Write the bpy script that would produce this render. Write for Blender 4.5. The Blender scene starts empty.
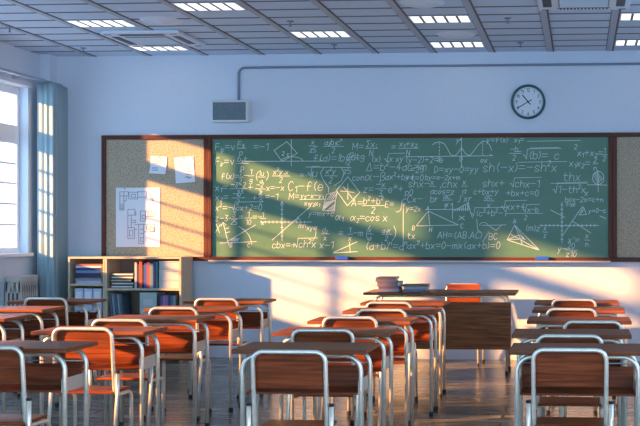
import bpy, bmesh, math, random
from mathutils import Vector, Matrix
random.seed(7)
C = bpy.context.scene.collection
sc = bpy.context.scene
PI = math.pi

# ------------------------------------------------------------------ room numbers (metres)
D = 11.078            # front wall
XL = -5.63            # window wall
XR = 2.10             # opposite wall
YB = -1.6             # the room goes on behind the viewer
HC = 3.168            # ceiling
XG = XL - 0.12        # glazing plane

# ------------------------------------------------------------------ materials
def mat(name, col, rough=0.5, metal=0.0, spec=0.5, emit=None, es=0.0):
    m = bpy.data.materials.new(name); m.use_nodes = True
    b = m.node_tree.nodes['Principled BSDF']
    b.inputs['Base Color'].default_value = (*col, 1)
    b.inputs['Roughness'].default_value = rough
    b.inputs['Metallic'].default_value = metal
    b.inputs['Specular IOR Level'].default_value = spec
    if emit:
        b.inputs['Emission Color'].default_value = (*emit, 1)
        b.inputs['Emission Strength'].default_value = es
    return m

def nd(m, t, **kw):
    n = m.node_tree.nodes.new(t)
    for k, v in kw.items():
        if hasattr(n, k): setattr(n, k, v)
        else: n.inputs[k].default_value = v
    return n

def ramp(m, stops):
    r = nd(m, 'ShaderNodeValToRGB')
    e = r.color_ramp.elements
    while len(e) < len(stops): e.new(0.5)
    for el, (p, c) in zip(e, stops):
        el.position = p; el.color = (*c, 1)
    return r

def noise_mat(name, c1, c2, scale=(1, 1, 1), nscale=8, rough=0.5, bump=0.0, detail=4, metal=0.0, spec=0.5, lo=.35, hi=.65):
    m = mat(name, c1, rough, metal, spec)
    L = m.node_tree.links
    b = m.node_tree.nodes['Principled BSDF']
    tc = nd(m, 'ShaderNodeTexCoord'); mp = nd(m, 'ShaderNodeMapping')
    mp.inputs['Scale'].default_value = scale
    L.new(tc.outputs['Object'], mp.inputs['Vector'])
    n = nd(m, 'ShaderNodeTexNoise'); n.inputs['Scale'].default_value = nscale; n.inputs['Detail'].default_value = detail
    L.new(mp.outputs['Vector'], n.inputs['Vector'])
    r = ramp(m, [(lo, c1), (hi, c2)])
    L.new(n.outputs['Fac'], r.inputs['Fac']); L.new(r.outputs['Color'], b.inputs['Base Color'])
    if bump:
        bp = nd(m, 'ShaderNodeBump'); bp.inputs['Strength'].default_value = bump; bp.inputs['Distance'].default_value = 0.004
        L.new(n.outputs['Fac'], bp.inputs['Height']); L.new(bp.outputs['Normal'], b.inputs['Normal'])
    return m

def wood_mat(name, dark, light, axis='x', rough=0.32, bump=0.06):
    m = mat(name, dark, rough, spec=.16)
    L = m.node_tree.links; b = m.node_tree.nodes['Principled BSDF']
    tc = nd(m, 'ShaderNodeTexCoord'); oi = nd(m, 'ShaderNodeObjectInfo')
    mul = nd(m, 'ShaderNodeVectorMath', operation='SCALE')
    cx = nd(m, 'ShaderNodeCombineXYZ')
    for i in range(3): L.new(oi.outputs['Random'], cx.inputs[i])
    L.new(cx.outputs[0], mul.inputs[0]); mul.inputs['Scale'].default_value = 7.3
    add = nd(m, 'ShaderNodeVectorMath', operation='ADD')
    L.new(tc.outputs['Object'], add.inputs[0]); L.new(mul.outputs[0], add.inputs[1])
    mp = nd(m, 'ShaderNodeMapping')
    mp.inputs['Scale'].default_value = {'x': (1.6, 30, 42), 'z': (40, 40, 1.6)}[axis]
    L.new(add.outputs[0], mp.inputs['Vector'])
    n = nd(m, 'ShaderNodeTexNoise'); n.inputs['Scale'].default_value = 1.6; n.inputs['Detail'].default_value = 6; n.inputs['Distortion'].default_value = 0.6
    L.new(mp.outputs['Vector'], n.inputs['Vector'])
    mid = tuple((a + c) / 2 for a, c in zip(dark, light))
    r = ramp(m, [(0.32, dark), (0.5, mid), (0.68, light)])
    L.new(n.outputs['Fac'], r.inputs['Fac']); L.new(r.outputs['Color'], b.inputs['Base Color'])
    bp = nd(m, 'ShaderNodeBump'); bp.inputs['Strength'].default_value = bump; bp.inputs['Distance'].default_value = 0.002
    L.new(n.outputs['Fac'], bp.inputs['Height']); L.new(bp.outputs['Normal'], b.inputs['Normal'])
    return m

M = {}
M['wall'] = noise_mat('wall_paint', (.70, .745, .82), (.73, .77, .84), nscale=60, rough=.75, bump=.05, spec=.3)
M['white_paint'] = mat('white_paint', (.80, .83, .87), .35)
M['tile'] = noise_mat('ceiling_tile', (.54, .66, .80), (.60, .72, .85), nscale=90, rough=.6, bump=.1)
M['runner'] = mat('ceiling_runner', (.42, .47, .54), .55)
M['tee'] = mat('ceiling_tee', (.10, .11, .14), .6)
M['gap'] = mat('ceiling_gap', (.06, .07, .09), .8)
M['wood'] = wood_mat('red_wood', (.115, .025, .008), (.33, .078, .025))
M['top_wood'] = wood_mat('desk_top_wood', (.17, .048, .019), (.32, .097, .042), rough=.45)
M['frame_wood'] = wood_mat('board_frame_wood', (.075, .026, .016), (.15, .050, .028), rough=.4)
M['frame_wood_z'] = wood_mat('board_frame_wood_upright', (.075, .026, .016), (.15, .050, .028), axis='z', rough=.4)
M['panel_wood'] = wood_mat('walnut_panel', (.13, .043, .014), (.34, .12, .042), rough=.38)
M['shelf_wood'] = wood_mat('pale_birch', (.50, .41, .29), (.63, .53, .39), axis='z', rough=.5, bump=.03)
M['shelf_back'] = mat('bookcase_back', (.30, .22, .16), .6)
M['steel'] = noise_mat('brushed_steel', (.90, .79, .62), (.98, .88, .73), nscale=40, rough=.3, metal=.55)
M['rubber'] = mat('black_rubber', (.012, .012, .013), .6)
M['tray_metal'] = mat('tray_metal', (.60, .51, .41), .45, .15)
M['tray_dark'] = mat('tray_rod', (.5, .49, .48), .35, .8)
M['chrome'] = mat('satin_aluminium', (.42, .41, .42), .45, .5)
M['cork'] = noise_mat('cork', (.32, .25, .165), (.62, .52, .39), nscale=85, rough=.9, bump=.3, detail=6, spec=.1, lo=.33, hi=.67)
M['chalk'] = mat('chalk', (.74, .82, .78), .95, spec=.05)
M['paper'] = mat('paper', (.86, .87, .90), .8, spec=.1)
M['ink'] = mat('ink', (.10, .12, .17), .7)
M['speaker_white'] = mat('speaker_case', (.74, .76, .74), .45)
M['conduit'] = mat('conduit_grey', (.25, .28, .36), .5)
M['clock_rim'] = mat('clock_rim', (.02, .10, .12), .3)
M['clock_dial'] = mat('clock_dial', (.78, .80, .84), .4)
M['black'] = mat('black_plastic', (.012, .014, .018), .4)
M['ac_white'] = mat('ac_white', (.72, .77, .83), .4)
M['ac_grey'] = mat('ac_grille', (.20, .24, .29), .5)
M['lamp_tube'] = mat('lamp_diffuser', (.9, .9, .9), .4, emit=(1, .98, .95), es=.62)
M['lamp_bar'] = mat('lamp_louvre', (.16, .17, .19), .45, .2)
M['radiator'] = mat('radiator_enamel', (.60, .56, .50), .4)
M['radiator_dark'] = mat('radiator_slot_shade', (.035, .032, .03), .7)
M['rail'] = mat('curtain_rail_metal', (.45, .48, .53), .35, .5)
M['eraser_blue'] = mat('eraser_blue', (.015, .10, .62), .5)
M['felt'] = mat('eraser_felt', (.03, .03, .04), .95)

# green board: faint smears of chalk dust
m = mat('green_board', (.05, .2, .13), .42)
L = m.node_tree.links; b = m.node_tree.nodes['Principled BSDF']
tc = nd(m, 'ShaderNodeTexCoord'); mp = nd(m, 'ShaderNodeMapping'); mp.inputs['Scale'].default_value = (1.0, 1, 2.2); mp.inputs['Rotation'].default_value = (0, .5, 0)
L.new(tc.outputs['Object'], mp.inputs['Vector'])
n = nd(m, 'ShaderNodeTexNoise'); n.inputs['Scale'].default_value = 2.4; n.inputs['Detail'].default_value = 7; n.inputs['Roughness'].default_value = .65
L.new(mp.outputs['Vector'], n.inputs['Vector'])
r = ramp(m, [(.3, (.074, .188, .112)), (.55, (.094, .214, .130)), (.8, (.14, .258, .172))])
L.new(n.outputs['Fac'], r.inputs['Fac']); L.new(r.outputs['Color'], b.inputs['Base Color'])
M['board'] = m

# speaker grille cloth: fine weave
m = mat('speaker_cloth', (.05, .08, .095), .8)
L = m.node_tree.links; b = m.node_tree.nodes['Principled BSDF']
tc = nd(m, 'ShaderNodeTexCoord'); n = nd(m, 'ShaderNodeTexVoronoi'); n.inputs['Scale'].default_value = 120
L.new(tc.outputs['Object'], n.inputs['Vector'])
r = ramp(m, [(.1, (.26, .31, .34)), (.6, (.13, .17, .19))])
L.new(n.outputs['Distance'], r.inputs['Fac']); L.new(r.outputs['Color'], b.inputs['Base Color'])
M['grille'] = m

# floor boards running across the room
m = mat('floor_boards', (.2, .17, .14), .2)
L = m.node_tree.links; b = m.node_tree.nodes['Principled BSDF']
tc = nd(m, 'ShaderNodeTexCoord')
br = nd(m, 'ShaderNodeTexBrick'); br.offset = .37
for k, v in (('Scale', 1), ('Brick Width', 1.5), ('Row Height', .16), ('Mortar Size', .014), ('Mortar Smooth', .3), ('Bias', 0)):
    br.inputs[k].default_value = v
br.inputs['Color1'].default_value = (.27, .255, .225, 1); br.inputs['Color2'].default_value = (.13, .13, .12, 1); br.inputs['Mortar'].default_value = (.02, .02, .02, 1)
L.new(tc.outputs['Object'], br.inputs['Vector'])
mp = nd(m, 'ShaderNodeMapping'); mp.inputs['Scale'].default_value = (1.2, 22, 1)
L.new(tc.outputs['Object'], mp.inputs['Vector'])
n = nd(m, 'ShaderNodeTexNoise'); n.inputs['Scale'].default_value = 2.0; n.inputs['Detail'].default_value = 6
L.new(mp.outputs['Vector'], n.inputs['Vector'])
r = ramp(m, [(.3, (.6, .6, .6)), (.7, (1.25, 1.2, 1.12))])
L.new(n.outputs['Fac'], r.inputs['Fac'])
mx = nd(m, 'ShaderNodeMix', data_type='RGBA', blend_type='MULTIPLY'); mx.inputs[0].default_value = 1
L.new(br.outputs['Color'], mx.inputs[6]); L.new(r.outputs['Color'], mx.inputs[7]); L.new(mx.outputs[2], b.inputs['Base Color'])
r2 = ramp(m, [(.3, (.16,) * 3), (.7, (.30,) * 3)]); L.new(n.outputs['Fac'], r2.inputs['Fac']); L.new(r2.outputs['Color'], b.inputs['Roughness'])
iv = nd(m, 'ShaderNodeMath', operation='MULTIPLY_ADD'); iv.inputs[1].default_value = -1; iv.inputs[2].default_value = 1
L.new(br.outputs['Fac'], iv.inputs[0])
ad = nd(m, 'ShaderNodeMath', operation='MULTIPLY_ADD'); ad.inputs[1].default_value = .25
L.new(n.outputs['Fac'], ad.inputs[0]); L.new(iv.outputs[0], ad.inputs[2])
bp = nd(m, 'ShaderNodeBump'); bp.inputs['Strength'].default_value = .35; bp.inputs['Distance'].default_value = .004
L.new(ad.outputs[0], bp.inputs['Height']); L.new(bp.outputs['Normal'], b.inputs['Normal'])
M['floor'] = m

# curtain cloth: teal, a little translucent
m = mat('curtain_cloth', (.16, .34, .38), .85, spec=.1)
b = m.node_tree.nodes['Principled BSDF']; L = m.node_tree.links
tl = nd(m, 'ShaderNodeBsdfTranslucent'); tl.inputs['Color'].default_value = (.34, .50, .53, 1)
ms = nd(m, 'ShaderNodeMixShader'); ms.inputs[0].default_value = .25
b.inputs['Base Color'].default_value = (.42, .56, .60, 1)
L.new(b.outputs[0], ms.inputs[1]); L.new(tl.outputs[0], ms.inputs[2])
L.new(ms.outputs[0], m.node_tree.nodes['Material Output'].inputs['Surface'])
M['curtain'] = m

# window glass: clear pane with a little mirror
m = mat('window_glass', (1, 1, 1), .05)
L = m.node_tree.links
tr = nd(m, 'ShaderNodeBsdfTransparent'); tr.inputs['Color'].default_value = (.97, .985, 1, 1)
gl = nd(m, 'ShaderNodeBsdfGlossy'); gl.inputs['Roughness'].default_value = .02
ms = nd(m, 'ShaderNodeMixShader'); ms.inputs[0].default_value = .05
L.new(tr.outputs[0], ms.inputs[1]); L.new(gl.outputs[0], ms.inputs[2])
L.new(ms.outputs[0], m.node_tree.nodes['Material Output'].inputs['Surface'])
M['glass'] = m

_cols = {}
def colour(name, c, rough=.55):
    if name not in _cols: _cols[name] = mat('cover_' + name, c, rough)
    return _cols[name]

# ------------------------------------------------------------------ mesh helpers
def box(bm, x0, x1, y0, y1, z0, z1, bev=0.0, seg=2):
    r = bmesh.ops.create_cube(bm, size=1)
    vs = r['verts']
    bmesh.ops.scale(bm, vec=(x1 - x0, y1 - y0, z1 - z0), verts=vs)
    bmesh.ops.translate(bm, vec=((x0 + x1) / 2, (y0 + y1) / 2, (z0 + z1) / 2), verts=vs)
    if bev:
        es = list({e for v in vs for e in v.link_edges})
        bmesh.ops.bevel(bm, geom=es, offset=bev, segments=seg, affect='EDGES', profile=.5)

def fillet(pts, rad, n=6):
    """round the corners of a 3D polyline"""
    pts = [Vector(p) for p in pts]; out = [pts[0]]
    for i in range(1, len(pts) - 1):
        a, p, c = pts[i - 1], pts[i], pts[i + 1]
        u, v = (a - p), (c - p)
        r = min(rad, u.length * .49, v.length * .49)
        u.normalize(); v.normalize()
        ang = u.angle(v)
        if ang > PI - .02: out.append(p); continue
        t = r
        s, e = p + u * t, p + v * t
        for k in range(n + 1):
            f = k / n
            out.append((1 - f) ** 2 * s + 2 * f * (1 - f) * (p + (s + e - 2 * p) * .12) + f * f * e)
    out.append(pts[-1])
    return out

def tube(bm, pts, r, seg=10, cap=True):
    pts = [Vector(p) for p in pts]
    rings = []
    t0 = (pts[1] - pts[0]).normalized()
    nrm = t0.orthogonal().normalized()
    for i, p in enumerate(pts):
        if i == 0: t = t0
        elif i == len(pts) - 1: t = (pts[i] - pts[i - 1]).normalized()
        else: t = ((pts[i + 1] - p).normalized() + (p - pts[i - 1]).normalized()).normalized()
        nrm = (nrm - t * nrm.dot(t)).normalized()
        bn = t.cross(nrm)
        rings.append([bm.verts.new(p + r * (math.cos(2 * PI * k / seg) * nrm + math.sin(2 * PI * k / seg) * bn)) for k in range(seg)])
    for a, c in zip(rings, rings[1:]):
        for k in range(seg):
            bm.faces.new((a[k], a[(k + 1) % seg], c[(k + 1) % seg], c[k])).smooth = True
    if cap:
        bm.faces.new(list(reversed(rings[0]))); bm.faces.new(rings[-1])

def cyl(bm, x, y, z0, z1, r, seg=24, r2=None):
    M4 = Matrix.Translation((x, y, (z0 + z1) / 2))
    bmesh.ops.create_cone(bm, cap_ends=True, segments=seg, radius1=r, radius2=r if r2 is None else r2, depth=z1 - z0, matrix=M4)

def ycyl(bm, x, z, y0, y1, r, seg=40, r2=None):
    M4 = Matrix.Translation((x, (y0 + y1) / 2, z)) @ Matrix.Rotation(PI / 2, 4, 'X')
    bmesh.ops.create_cone(bm, cap_ends=True, segments=seg, radius1=r, radius2=r if r2 is None else r2, depth=y1 - y0, matrix=M4)

def obj(name, bm, m, parent=None, loc=None):
    me = bpy.data.meshes.new(name)
    bmesh.ops.recalc_face_normals(bm, faces=bm.faces)
    bm.to_mesh(me); bm.free()
    me.materials.append(m)
    o = bpy.data.objects.new(name, me); C.objects.link(o)
    if parent: o.parent = parent
    if loc: o.location = loc
    return o

def thing(name, label, cat, loc=(0, 0, 0), rz=0, group=None):
    o = bpy.data.objects.new(name, None); C.objects.link(o)
    o.empty_display_size = .1
    o.location = loc; o.rotation_euler = (0, 0, rz)
    o['label'] = label; o['category'] = cat
    if group: o['group'] = group
    return o

def tag(o, label, cat, group=None):
    o['label'] = label; o['category'] = cat
    if group: o['group'] = group
    return o

def struct(name, bm, m, parent=None):
    o = obj(name, bm, m, parent)
    if parent is None: o['kind'] = 'structure'
    return o

def dup(root, loc, rz, label, group=None):
    r = root.copy(); C.objects.link(r); r.location = loc; r.rotation_euler = (0, 0, rz)
    r['label'] = label
    if group: r['group'] = group
    for ch in list(root.children):
        c = ch.copy(); C.objects.link(c); c.parent = r
        for g in ch.children:
            d = g.copy(); C.objects.link(d); d.parent = c
    return r

B = bmesh.new

# ------------------------------------------------------------------ stroke letters (chalk, ink, dial)
G = {
'0': '1806041222343628 18', '1': '072822', '2': '0718283706 0232'.replace('06 ', '3602').replace(' ', ''), '3': '0838152534332212 03', '4': '28043 4;2622'.replace(' ', ''),
'5': '38080525343322 02', '6': '28150312223334251504', '7': '083812', '8': '150607182837362515040312223334 25', '9': '36251506071828373622',
'+': '2723;0545', '-': '0545', '=': '0444;0646', '(': '28161422', ')': '08161402', '/': '0238', '.': '1213', ',': '1311', '|': '1812', "'": '1816',
'x': '0632;3602', 'y': '0613;3600', 'a': '36251504031222 33;3632', 'b': '0802;05162635332212 03', 'c': '3526160503122233', 'd': '3832;3526160503122233',
'e': '043435261605031222 33', 'f': '37281712;0535', 'g': '352616050413233 4;3631201001'.replace(' ', ''), 'h': '0802;0416263532', 'i': '1512;1718', 'k': '0802;360432',
'l': '080312', 'm': '0602;05162522;25364542', 'n': '0602;0416263532', 'p': '0600;05162635332212 03', 'r': '0602;041626', 's': '35261605143322120 3'.replace(' ', ''),
't': '18132232;0636', 'u': '06031222 33;3632', 'v': '062236', 'z': '06360232', 'A': '022842;1434', 'B': '02082837362505;2534332202', 'C': '3728180604122233',
'E': '38080232;0525', 'F': '020838;0535', 'H': '0208;3238;0535', 'M': '0208244842', 'N': '02083238', 'T': '0848;2822', 'V': '082248', 'X': '0238;0832',
'@': '46231203051626 42', '~': '0007182837361515343322 02'.replace(' ', ''), '#': '02284202', '$': '3808250232', 'S': '48382723120 2'.replace(' ', ''), '>': '073502', '*': '0632;3602;1612',
'D': '02081836341202', 'L': '080232', 'o': '16050312233516', 'Y': '0825;4825;2522', '!': '1814;1212',
}
G['2'] = '07182837360232'
def glyph(ch):
    out = []
    for s in G.get(ch, '').replace(' ', '').split(';'):
        if len(s) >= 4: out.append([(int(s[i]), int(s[i + 1]) - 2) for i in range(0, len(s) - 1, 2)])
    return out

class Pen:
    """collects 2D strokes in sheet units (u to the right, v downwards), then lays them as thin chalk or ink ribbons"""
    def __init__(s): s.st = []
    def line(s, *p): s.st.append([tuple(q) for q in p])
    def arc(s, cx, cy, rx, ry, a0, a1, n=14):
        s.st.append([(cx + rx * math.cos(math.radians(a0 + (a1 - a0) * k / n)), cy - ry * math.sin(math.radians(a0 + (a1 - a0) * k / n))) for k in range(n + 1)])
    def text(s, t, u, v, h=7.0, slant=.12, jit=.25):
        k = h / 6.0; x = u; lvl = 0; i = 0
        while i < len(t):
            ch = t[i]; i += 1
            if ch in '^_':
                lvl = 1 if ch == '^' else -1; continue
            if ch == ' ': x += k * 2.2; continue
            kk = k * (.62 if lvl else 1); dy = {1: -k * 3.6, 0: 0, -1: k * 1.2}[lvl]; lvl = 0
            gs = glyph(ch); w = max([p[0] for g in gs for p in g] or [3])
            jy = random.uniform(-jit, jit)
            for g in gs:
                s.st.append([(x + (p[0] + p[1] * slant) * kk, v + dy + jy - p[1] * kk) for p in g])
            x += (w + 1.25) * kk
        return x
    def width(s, t, h):
        q = Pen(); return q.text(t, 0, 0, h, jit=0)
    def frac(s, num, den, u, v, h=6.0):
        """v is the height of the bar"""
        w = max(s.width(num, h), s.width(den, h)) + 2
        s.line((u, v), (u + w, v + random.uniform(-.4, .4)))
        s.text(num, u + (w - s.width(num, h)) / 2, v - 1.6, h); s.text(den, u + (w - s.width(den, h)) / 2, v + h + 1.4, h)
        return u + w + 2
    def root(s, t, u, v, h=6.5):
        e = s.text(t, u + 5, v, h)
        s.line((u, v - h * .45), (u + 1.2, v - h * .55), (u + 3, v), (u + 4.4, v - h - 2.4), (e + 1, v - h - 2.8))
        return e + 2
    def mesh(s, bm, fn, w, lift=None):
        """fn maps (u, v) to a 3D point; facing direction -Y is assumed for the ribbon's side vector"""
        for st in s.st:
            P = [Vector(fn(*p)) for p in st]
            for a, c in zip(P, P[1:]):
                d = c - a
                if d.length < 1e-5: continue
                d.normalize()
                n = Vector((-d.z, 0, d.x)) * (w / 2)
                a2, c2 = a - d * w * .3, c + d * w * .3
                t = Vector((0, -.0008, 0))
                top = [bm.verts.new(q + t) for q in (a2 - n, c2 - n, c2 + n, a2 + n)]
                bot = [bm.verts.new(q) for q in (a2 - n, c2 - n, c2 + n, a2 + n)]
                bm.faces.new(top)
                for k in range(4): bm.faces.new((top[k], top[(k + 1) % 4], bot[(k + 1) % 4], bot[k]))

# ================================================================== THE ROOM
bm = B(); box(bm, XL - .3, XR + .2, YB, D + .2, -.12, 0); struct('floor', bm, M['floor'])
bm = B(); box(bm, XL - .3, XR + .2, D, D + .2, 0, HC + .1); struct('wall_front', bm, M['wall'])
FILL_WIN = [(-1.1, 1.0), (1.5, 3.6), (4.1, 6.2), (6.7, 8.8)]       # unseen windows, added to let more blue sky light in
bm = B(); box(bm, XR, XR + .2, YB, D, 0, 1.0); box(bm, XR, XR + .2, YB, D, 2.8, HC + .1)
e0 = YB
for a, c in FILL_WIN: box(bm, XR, XR + .2, e0, a, 1.0, 2.8); e0 = c
box(bm, XR, XR + .2, e0, D, 1.0, 2.8)
struct('wall_right', bm, M['wall'])
def fill_win(n, a, c):  # frame and glass for one of the added, unseen openings
    root = bpy.data.objects.new('window_%d' % n, None); C.objects.link(root); root['kind'] = 'structure'
    root.location = (XR + .1, (a + c) / 2, 1.0)
    inv = Matrix.Translation(root.location).inverted(); m_ = (a + c) / 2
    bm = B()
    for ya, yb, za, zb in ((a, c, 1.0, 1.05), (a, c, 2.75, 2.8), (a, a + .05, 1.05, 2.75), (c - .05, c, 1.05, 2.75), (m_ - .03, m_ + .03, 1.05, 2.75)): box(bm, XR + .07, XR + .13, ya, yb, za, zb)
    obj('window_frame', bm, M['white_paint'], root).matrix_parent_inverse = inv
    bm = B(); box(bm, XR + .097, XR + .103, a + .05, c - .05, 1.05, 2.75); obj('pane', bm, M['glass'], root).matrix_parent_inverse = inv

# windows along the left wall: glass from WIN[k][0] to WIN[k][1] (distance from the front wall)
ZS, ZH = 1.10, 2.79
PITCH = 1.827
WIN = [(D - .43, D - 1.93), (D - 2.247, D - 2.93), (D - 3.74, D - 5.35), (D - 5.62, D - 6.88)]
bm = B()
box(bm, XL - .25, XL, YB, D, 0, ZS)
box(bm, XL - .25, XL, YB, D, ZH, HC + .1)
edge = D
for far, near in WIN:
    box(bm, XL - .25, XL, far + (.045 if edge == D else .03), edge, ZS, ZH)
    edge = near - .03
box(bm, XL - .25, XL, YB, edge, ZS, ZH)
struct('wall_left', bm, M['wall'])

def win(k, far, near):
    root = bpy.data.objects.new('window_%d' % (k + 1), None); C.objects.link(root); root['kind'] = 'structure'
    root.location = (XG, (far + near) / 2, ZS)
    fr = B(); X0, X1 = XG - .03, XG + .03
    y0, y1 = near - .03, far + (.045 if k == 0 else .03)
    def fb(ya, yb, za, zb, d=0.0): box(fr, X0 + d, X1 - d, ya, yb, za, zb, .004, 1)
    fb(y0, y1, ZS, 1.16); fb(y0, y1, 2.71, ZH); fb(y0, near, 1.16, 2.71); fb(far, y1, 1.16, 2.71)
    fb(near, far, 2.21, 2.40)                                           # transom
    for o_ in ((.60, 1.038) if k == 0 else (.61, 1.048)):                                            # mullions
        ym = far - o_
        if ym - .2 < near: continue
        fb(ym - .024, ym + .024, 1.16, 2.71)
    f = obj('window_frame', fr, M['white_paint'], root); f.matrix_parent_inverse = Matrix.Translation(root.location).inverted()
    mb = B()
    for z in (1.39, 1.60, 1.81, 2.01): box(mb, XG - .011, XG + .011, near, far, z - .011, z + .011)
    f2 = obj('glazing_bar', mb, M['white_paint'], root); f2.matrix_parent_inverse = f.matrix_parent_inverse
    gb = B(); box(gb, XG - .003, XG + .003, near, far, 1.16, 2.71)
    g = obj('pane', gb, M['glass'], root); g.matrix_parent_inverse = f.matrix_parent_inverse
    sb = B(); box(sb, XG + .03, XL + .05, y0 - .03, y1 + .03, ZS - .035, ZS + .004, .006)
    s = obj('window_sill', sb, M['white_paint'], root); s.matrix_parent_inverse = f.matrix_parent_inverse
    cb = B(); box(cb, XL + .002, XL + .03, y0 - .02, y1 + .02, ZH + .004, ZH + .05, .005)
    c = obj('head_casing', cb, M['white_paint'], root); c.matrix_parent_inverse = f.matrix_parent_inverse
for k, (far, near) in enumerate(WIN): win(k, far, near)
for k, (a, c) in enumerate(FILL_WIN): fill_win(k + 5, a, c)

# boxed-in pipe in the corner by the windows
bm = B(); box(bm, XL, XL + .115, D - .16, D, 2.875, HC, .004); struct('trim_1', bm, M['wall'])

# ceiling: strips of tiles between broad runners
bm = B(); box(bm, XL - .3, XR + .2, YB, D, HC + .012, HC + .1)
ceil = struct('ceiling', bm, M['gap'])
CW, X0C, RH = .603, -.268, .3265
tb, rb, eb = B(), B(), B()
k0 = math.floor((XL - X0C) / CW)
k = k0
while X0C + CW * k < XR:
    xa, xb = X0C + CW * k, X0C + CW * (k + 1)
    a, c_ = max(xa + .006, XL), min(xb - .075, XR)
    if XL < xb < XR: box(eb, xb - .010, xb + .006, YB, D, HC - .006, HC + .01)
    if xb - .069 < XR and xb > XL: box(rb, max(xb - .069, XL), min(xb - .011, XR), YB, D, HC - .004, HC + .02)
    if c_ > a:
        j = 0
        while D - RH * j > YB:
            ya = max(D - RH * (j + 1) + .013, YB); yb = D - RH * j
            box(tb, a, c_, ya, yb, HC, HC + .02)
            if ya > YB: box(eb, a, c_, ya - .017, ya + .008, HC - .0035, HC + .01)
            j += 1
    k += 1
t_ = obj('ceiling_tile', tb, M['tile'], ceil); r_ = obj('ceiling_runner', rb, M['runner'], ceil); e_ = obj('ceiling_tee', eb, M['tee'], ceil)

# ================================================================== CEILING FITTINGS
def col_x(k): return X0C + CW * k + .006, X0C + CW * (k + 1) - .075
def ceiling_light(k, row, label):
    xa, xb = col_x(k); y1 = D - RH * (row - 1); y0 = D - RH * row + .013
    t = thing('ceiling_light', label, 'ceiling light', ((xa + xb) / 2, (y0 + y1) / 2, HC), 0, 'recessed louvre lights')
    w, d = (xb - xa) / 2, (y1 - y0) / 2
    bm = B()
    for s in (-1, 1):
        box(bm, s * w - (.012 if s > 0 else 0), s * w + (.012 if s < 0 else 0), -d, d, -.006, -.0005)
        box(bm, -w + .012, w - .012, s * d - (.012 if s > 0 else 0), s * d + (.012 if s < 0 else 0), -.006, -.0005)
    obj('light_frame', bm, M['ac_white'], t)
    bm = B(); box(bm, -w + .012, w - .012, -d + .012, d - .012, -.0025, -.0008); obj('diffuser', bm, M['lamp_tube'], t)
    bm = B()
    for i in range(1, 5):
        x = -w + 2 * w * i / 5; box(bm, x - .011, x + .011, -d + .012, d - .012, -.0055, -.0026)
    obj('louvre', bm, M['lamp_bar'], t)
ceiling_light(-2, 2, 'louvre light close to front wall, touching a round vent near the clock')
ceiling_light(-2, 6, 'louvre light four tile rows behind the one nearest the clock')
ceiling_light(1, 2, 'louvre light close to front wall, cut by the edge beyond the clock')
ceiling_light(1, 6, 'louvre light beside the air conditioner above the clock')
ceiling_light(-4, 4, 'louvre light alone over the middle of the chalkboard')
ceiling_light(-5, 8, 'louvre light above the wall speaker, farthest of all from front wall')
ceiling_light(-7, 6, 'louvre light over the window side, behind the flush air conditioner')
ceiling_light(-7, 2, 'louvre light against front wall, touching the flush air conditioner')

def vent(x, y, label):
    t = thing('round_ceiling_vent', label, 'ceiling vent', (x, y, HC), 0, 'round ceiling vents')
    bm = B(); cyl(bm, 0, 0, -.016, -.0005, .15, 40, .185); obj('vent_ring', bm, M['ac_white'], t)
    bm = B()
    for r_, z in ((.12, -.022), (.08, -.027), (.04, -.032)): cyl(bm, 0, 0, z, -.016, r_, 32, r_ + .012)
    obj('vent_cone', bm, M['ac_white'], t)
vent(-3.64, 9.19, 'round ceiling vent near the window side, behind the flush air conditioner')
vent(-1.155, 10.05, 'round ceiling vent between the louvre lights near the clock')
vent(-1.27, 8.60, 'round ceiling vent at the top edge, beside the louvre light')

def cassette(x, y, label):
    t = thing('air_conditioner', label, 'air conditioner', (x, y, HC), 0, 'ceiling air conditioners')
    a = .37
    bm = B(); box(bm, -a, a, -a, a, -.035, -.001, .012, 3); obj('casing', bm, M['ac_white'], t)
    bm = B(); box(bm, -.2, .2, -.2, .2, -.042, -.0355, .004)
    g = obj('intake_grille', bm, M['ac_grey'], t)
    bm = B()
    for i in range(12):
        yy = -.18 + .36 * i / 11; box(bm, -.19, .19, yy - .006, yy + .006, -.046, -.0425)
    obj('grille_bar', bm, M['ac_white'], g)
    for q in range(4):
        rot = Matrix.Rotation(q * PI / 2, 4, 'Z')
        bm = B(); box(bm, -.21, .21, -.325, -.255, -.0385, -.0355); bm.transform(rot)
        s = obj('air_outlet', bm, M['black'], t)
        if q != 2: continue
        bm = B()
        for i in range(15):
            xx = -.2 + .4 * i / 14; box(bm, xx - .0065, xx + .0065, -.322, -.258, -.043, -.039)
        bm.transform(rot); obj('outlet_fin', bm, M['ac_white'] if q == 2 else M['ac_grey'], s)
    for sx in (-1, 1):
        for sy in (-1, 1):
            bm = B(); box(bm, sx * .31 - .03, sx * .31 + .03, sy * .325 - .012, sy * .325 + .012, -.039, -.0352); obj('corner_clip', bm, M['ac_grey'], t)
cassette(-4.02, 9.98, 'square air conditioner panel flush in the ceiling near the windows')
cassette(.03, 8.46, 'square air conditioner panel in the ceiling above the clock')

def sprinkler(x, y, label):
    t = thing('fire_sprinkler', label, 'sprinkler', (x, y, HC), 0, 'ceiling sprinklers')
    bm = B(); cyl(bm, 0, 0, -.008, -.0005, .030, 20); obj('escutcheon', bm, M['conduit'], t)
    bm = B(); cyl(bm, 0, 0, -.045, -.008, .007, 12); obj('stem', bm, M['conduit'], t)
    bm = B(); cyl(bm, 0, 0, -.049, -.045, .015, 16); obj('deflector', bm, M['conduit'], t)
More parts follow.
